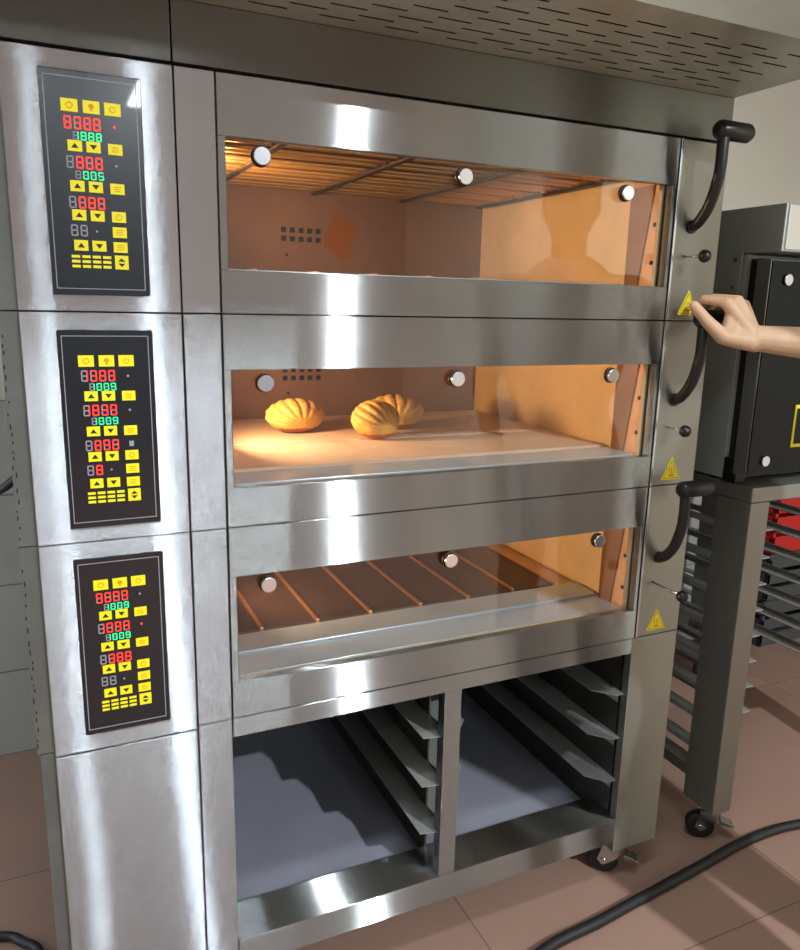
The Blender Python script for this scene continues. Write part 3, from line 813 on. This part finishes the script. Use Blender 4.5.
capsule(b, NK+Vector((0, 0, -.05)), NK+Vector((0, 0, .10))+fwd*.01, .058, .052)
HC = NK+Vector((0, 0, .195))+fwd*.03
b.ball(HC, (.075, .095, .115), 28, 0, Matrix.Rotation(math.atan2(rt.y, rt.x), 3, 'Z'))
b.ball(HC+Vector((0, 0, -.055))+fwd*.02, (.052, .06, .055), 20, 0, Matrix.Rotation(math.atan2(rt.y, rt.x), 3, 'Z'))
capsule(b, HC+fwd*.088+UP*.012, HC+fwd*.108-UP*.022, .008, .013)       # nose
for s_ in (-1, 1): b.ball(HC+rt*s_*.075-UP*.005, (.012, .02, .03), 12, 0, Matrix.Rotation(math.atan2(rt.y, rt.x), 3, 'Z'))
for s_ in (-1, 1):
    h0 = HP+rt*s_*.09+Vector((0, 0, -.03)); kn = HP+rt*s_*.10+fwd*.02+Vector((0, 0, -.45)); an = HP+rt*s_*.11-fwd*.01+Vector((0, 0, -.84))
    capsule(b, h0, kn, .088, .058); capsule(b, kn, an, .057, .038); capsule(b, an+Vector((0, 0, -.03)), an+fwd*.15+Vector((0, 0, -.055)), .036, .028)
body = remesh(b, .008, 6)
# join arm and body into one mesh
tmp = bpy.data.meshes.new('tmp'); arm.bm.to_mesh(tmp); arm.bm.free(); body.bm.from_mesh(tmp)
person = body.build('person', M['skin'], None, 0, (HP.x, HP.y, 0))
tag(person, 'person in white short-sleeved coat reaching in from the right, hand on a black lever grip', 'person')
for f in person.data.polygons: f.use_smooth = True
# clothing
b = B()
capsule(b, SH, SH.lerp(EL, .62), .066, .060); capsule(b, SL, SL+Vector((-.018, -.018, -.19)), .066, .058); capsule(b, SL, SH, .072, .072)
b.ball(NK+Vector((0, 0, -.20)), (.19, .135, .27), 28, 0, Matrix.Rotation(math.atan2(rt.y, rt.x), 3, 'Z'))
b.ball(HP+Vector((0, 0, -.02)), (.19, .145, .20), 28, 0, Matrix.Rotation(math.atan2(rt.y, rt.x), 3, 'Z'))
capsule(b, HP, NK+Vector((0, 0, -.2)), .148, .148); capsule(b, NK+Vector((0, 0, -.06)), NK+Vector((0, 0, .02)), .072, .066)
remesh(b, .008, 4).build('coat', M['white'], person)
b = B()
for s_ in (-1, 1):
    h0 = HP+rt*s_*.09+Vector((0, 0, -.05)); kn = HP+rt*s_*.10+fwd*.02+Vector((0, 0, -.45)); an = HP+rt*s_*.11-fwd*.01+Vector((0, 0, -.80))
    capsule(b, h0, kn, .098, .07); capsule(b, kn, an, .069, .056)
remesh(b, .008, 4).build('trousers', M['trousers'], person)
for s_ in (-1, 1):
    an = HP+rt*s_*.11-fwd*.01+Vector((0, 0, -.84)); b = B()
    capsule(b, Vector((an.x, an.y, .05))-fwd*.02, Vector((an.x, an.y, .042))+fwd*.17, .05, .04)
    o = remesh(b, .006, 4)
    for v in o.bm.verts: v.co.z = max(v.co.z, .002)
    o.build('shoe', M['shoe'], person)
b = B()
n = 26; prof = [(.0, .20), (.055, .20), (.088, .18), (.094, .13), (.093, .06), (.093, .05), (.088, .048)]
Rz = Matrix.Rotation(math.atan2(rt.y, rt.x), 3, 'Z'); rows_ = []
for r_, z_ in prof[1:]:
    rows_.append([b.bm.verts.new(HC+Rz @ Vector((r_*.9*math.cos(2*PI*i/n), r_*1.1*math.sin(2*PI*i/n), z_-.02))) for i in range(n)])
for a_, c_ in zip(rows_, rows_[1:]):
    for i in range(n): b._face([a_[i], a_[(i+1) % n], c_[(i+1) % n], c_[i]], 0, True)
b._face(rows_[0])
b.build('cap', M['white'], person)
b = B(); b.ball(HC+UP*.012-fwd*.010, (.083, .098, .108), 24, 0, Rz)
for v in list(b.bm.verts):
    if (v.co-HC).dot(fwd) > .045 and v.co.z < HC.z+.06: v.co -= fwd*.055
b.build('hair', M['hair'], person)
for s_ in (-1, 1):
    b = B(); b.ball(HC+rt*s_*.031+fwd*.082+UP*.008, (.011, .009, .007), 14, 0, Rz)
    b.ball(HC+rt*s_*.031+fwd*.0905+UP*.008, .0042, 10, 1); b.build('eye', [M['white'], M['black']], person)
b = B(); b.tube(curve_pts([HC+rt*-.024+fwd*.080-UP*.052, HC+fwd*.088-UP*.055, HC+rt*.024+fwd*.080-UP*.052], 5), .004, 8); b.build('mouth', mat('lips', (176, 100, 90), .5), person)

# ------------------------------------------------------------------ world, camera
wd = bpy.data.worlds.new('world'); S.world = wd; wd.use_nodes = True
wd.node_tree.nodes['Background'].inputs[0].default_value = (.6, .65, .7, 1); wd.node_tree.nodes['Background'].inputs[1].default_value = .15

cd = bpy.data.cameras.new('camera'); cam = bpy.data.objects.new('camera', cd); COL.objects.link(cam)
Cx = (0.0278, -1.2205, 1.3568); yaw, pitch, roll, f = .4339, -.2184, .0223, 769.1
fw = Vector((math.sin(yaw)*math.cos(pitch), math.cos(yaw)*math.cos(pitch), math.sin(pitch)))
r = Vector((math.cos(yaw), -math.sin(yaw), 0)); u = r.cross(fw)
r2 = math.cos(roll)*r+math.sin(roll)*u; u2 = -math.sin(roll)*r+math.cos(roll)*u
cam.matrix_world = Matrix(((r2.x, u2.x, -fw.x, Cx[0]), (r2.y, u2.y, -fw.y, Cx[1]), (r2.z, u2.z, -fw.z, Cx[2]), (0, 0, 0, 1)))
cd.sensor_fit = 'HORIZONTAL'; cd.sensor_width = 36; cd.lens = f*36/800; cd.clip_start = .02
S.camera = cam
S.view_settings.view_transform = 'Standard'; S.view_settings.look = 'None'
S.view_settings.gamma = 1; S.view_settings.use_curve_mapping = False; S.view_settings.exposure = -0.06
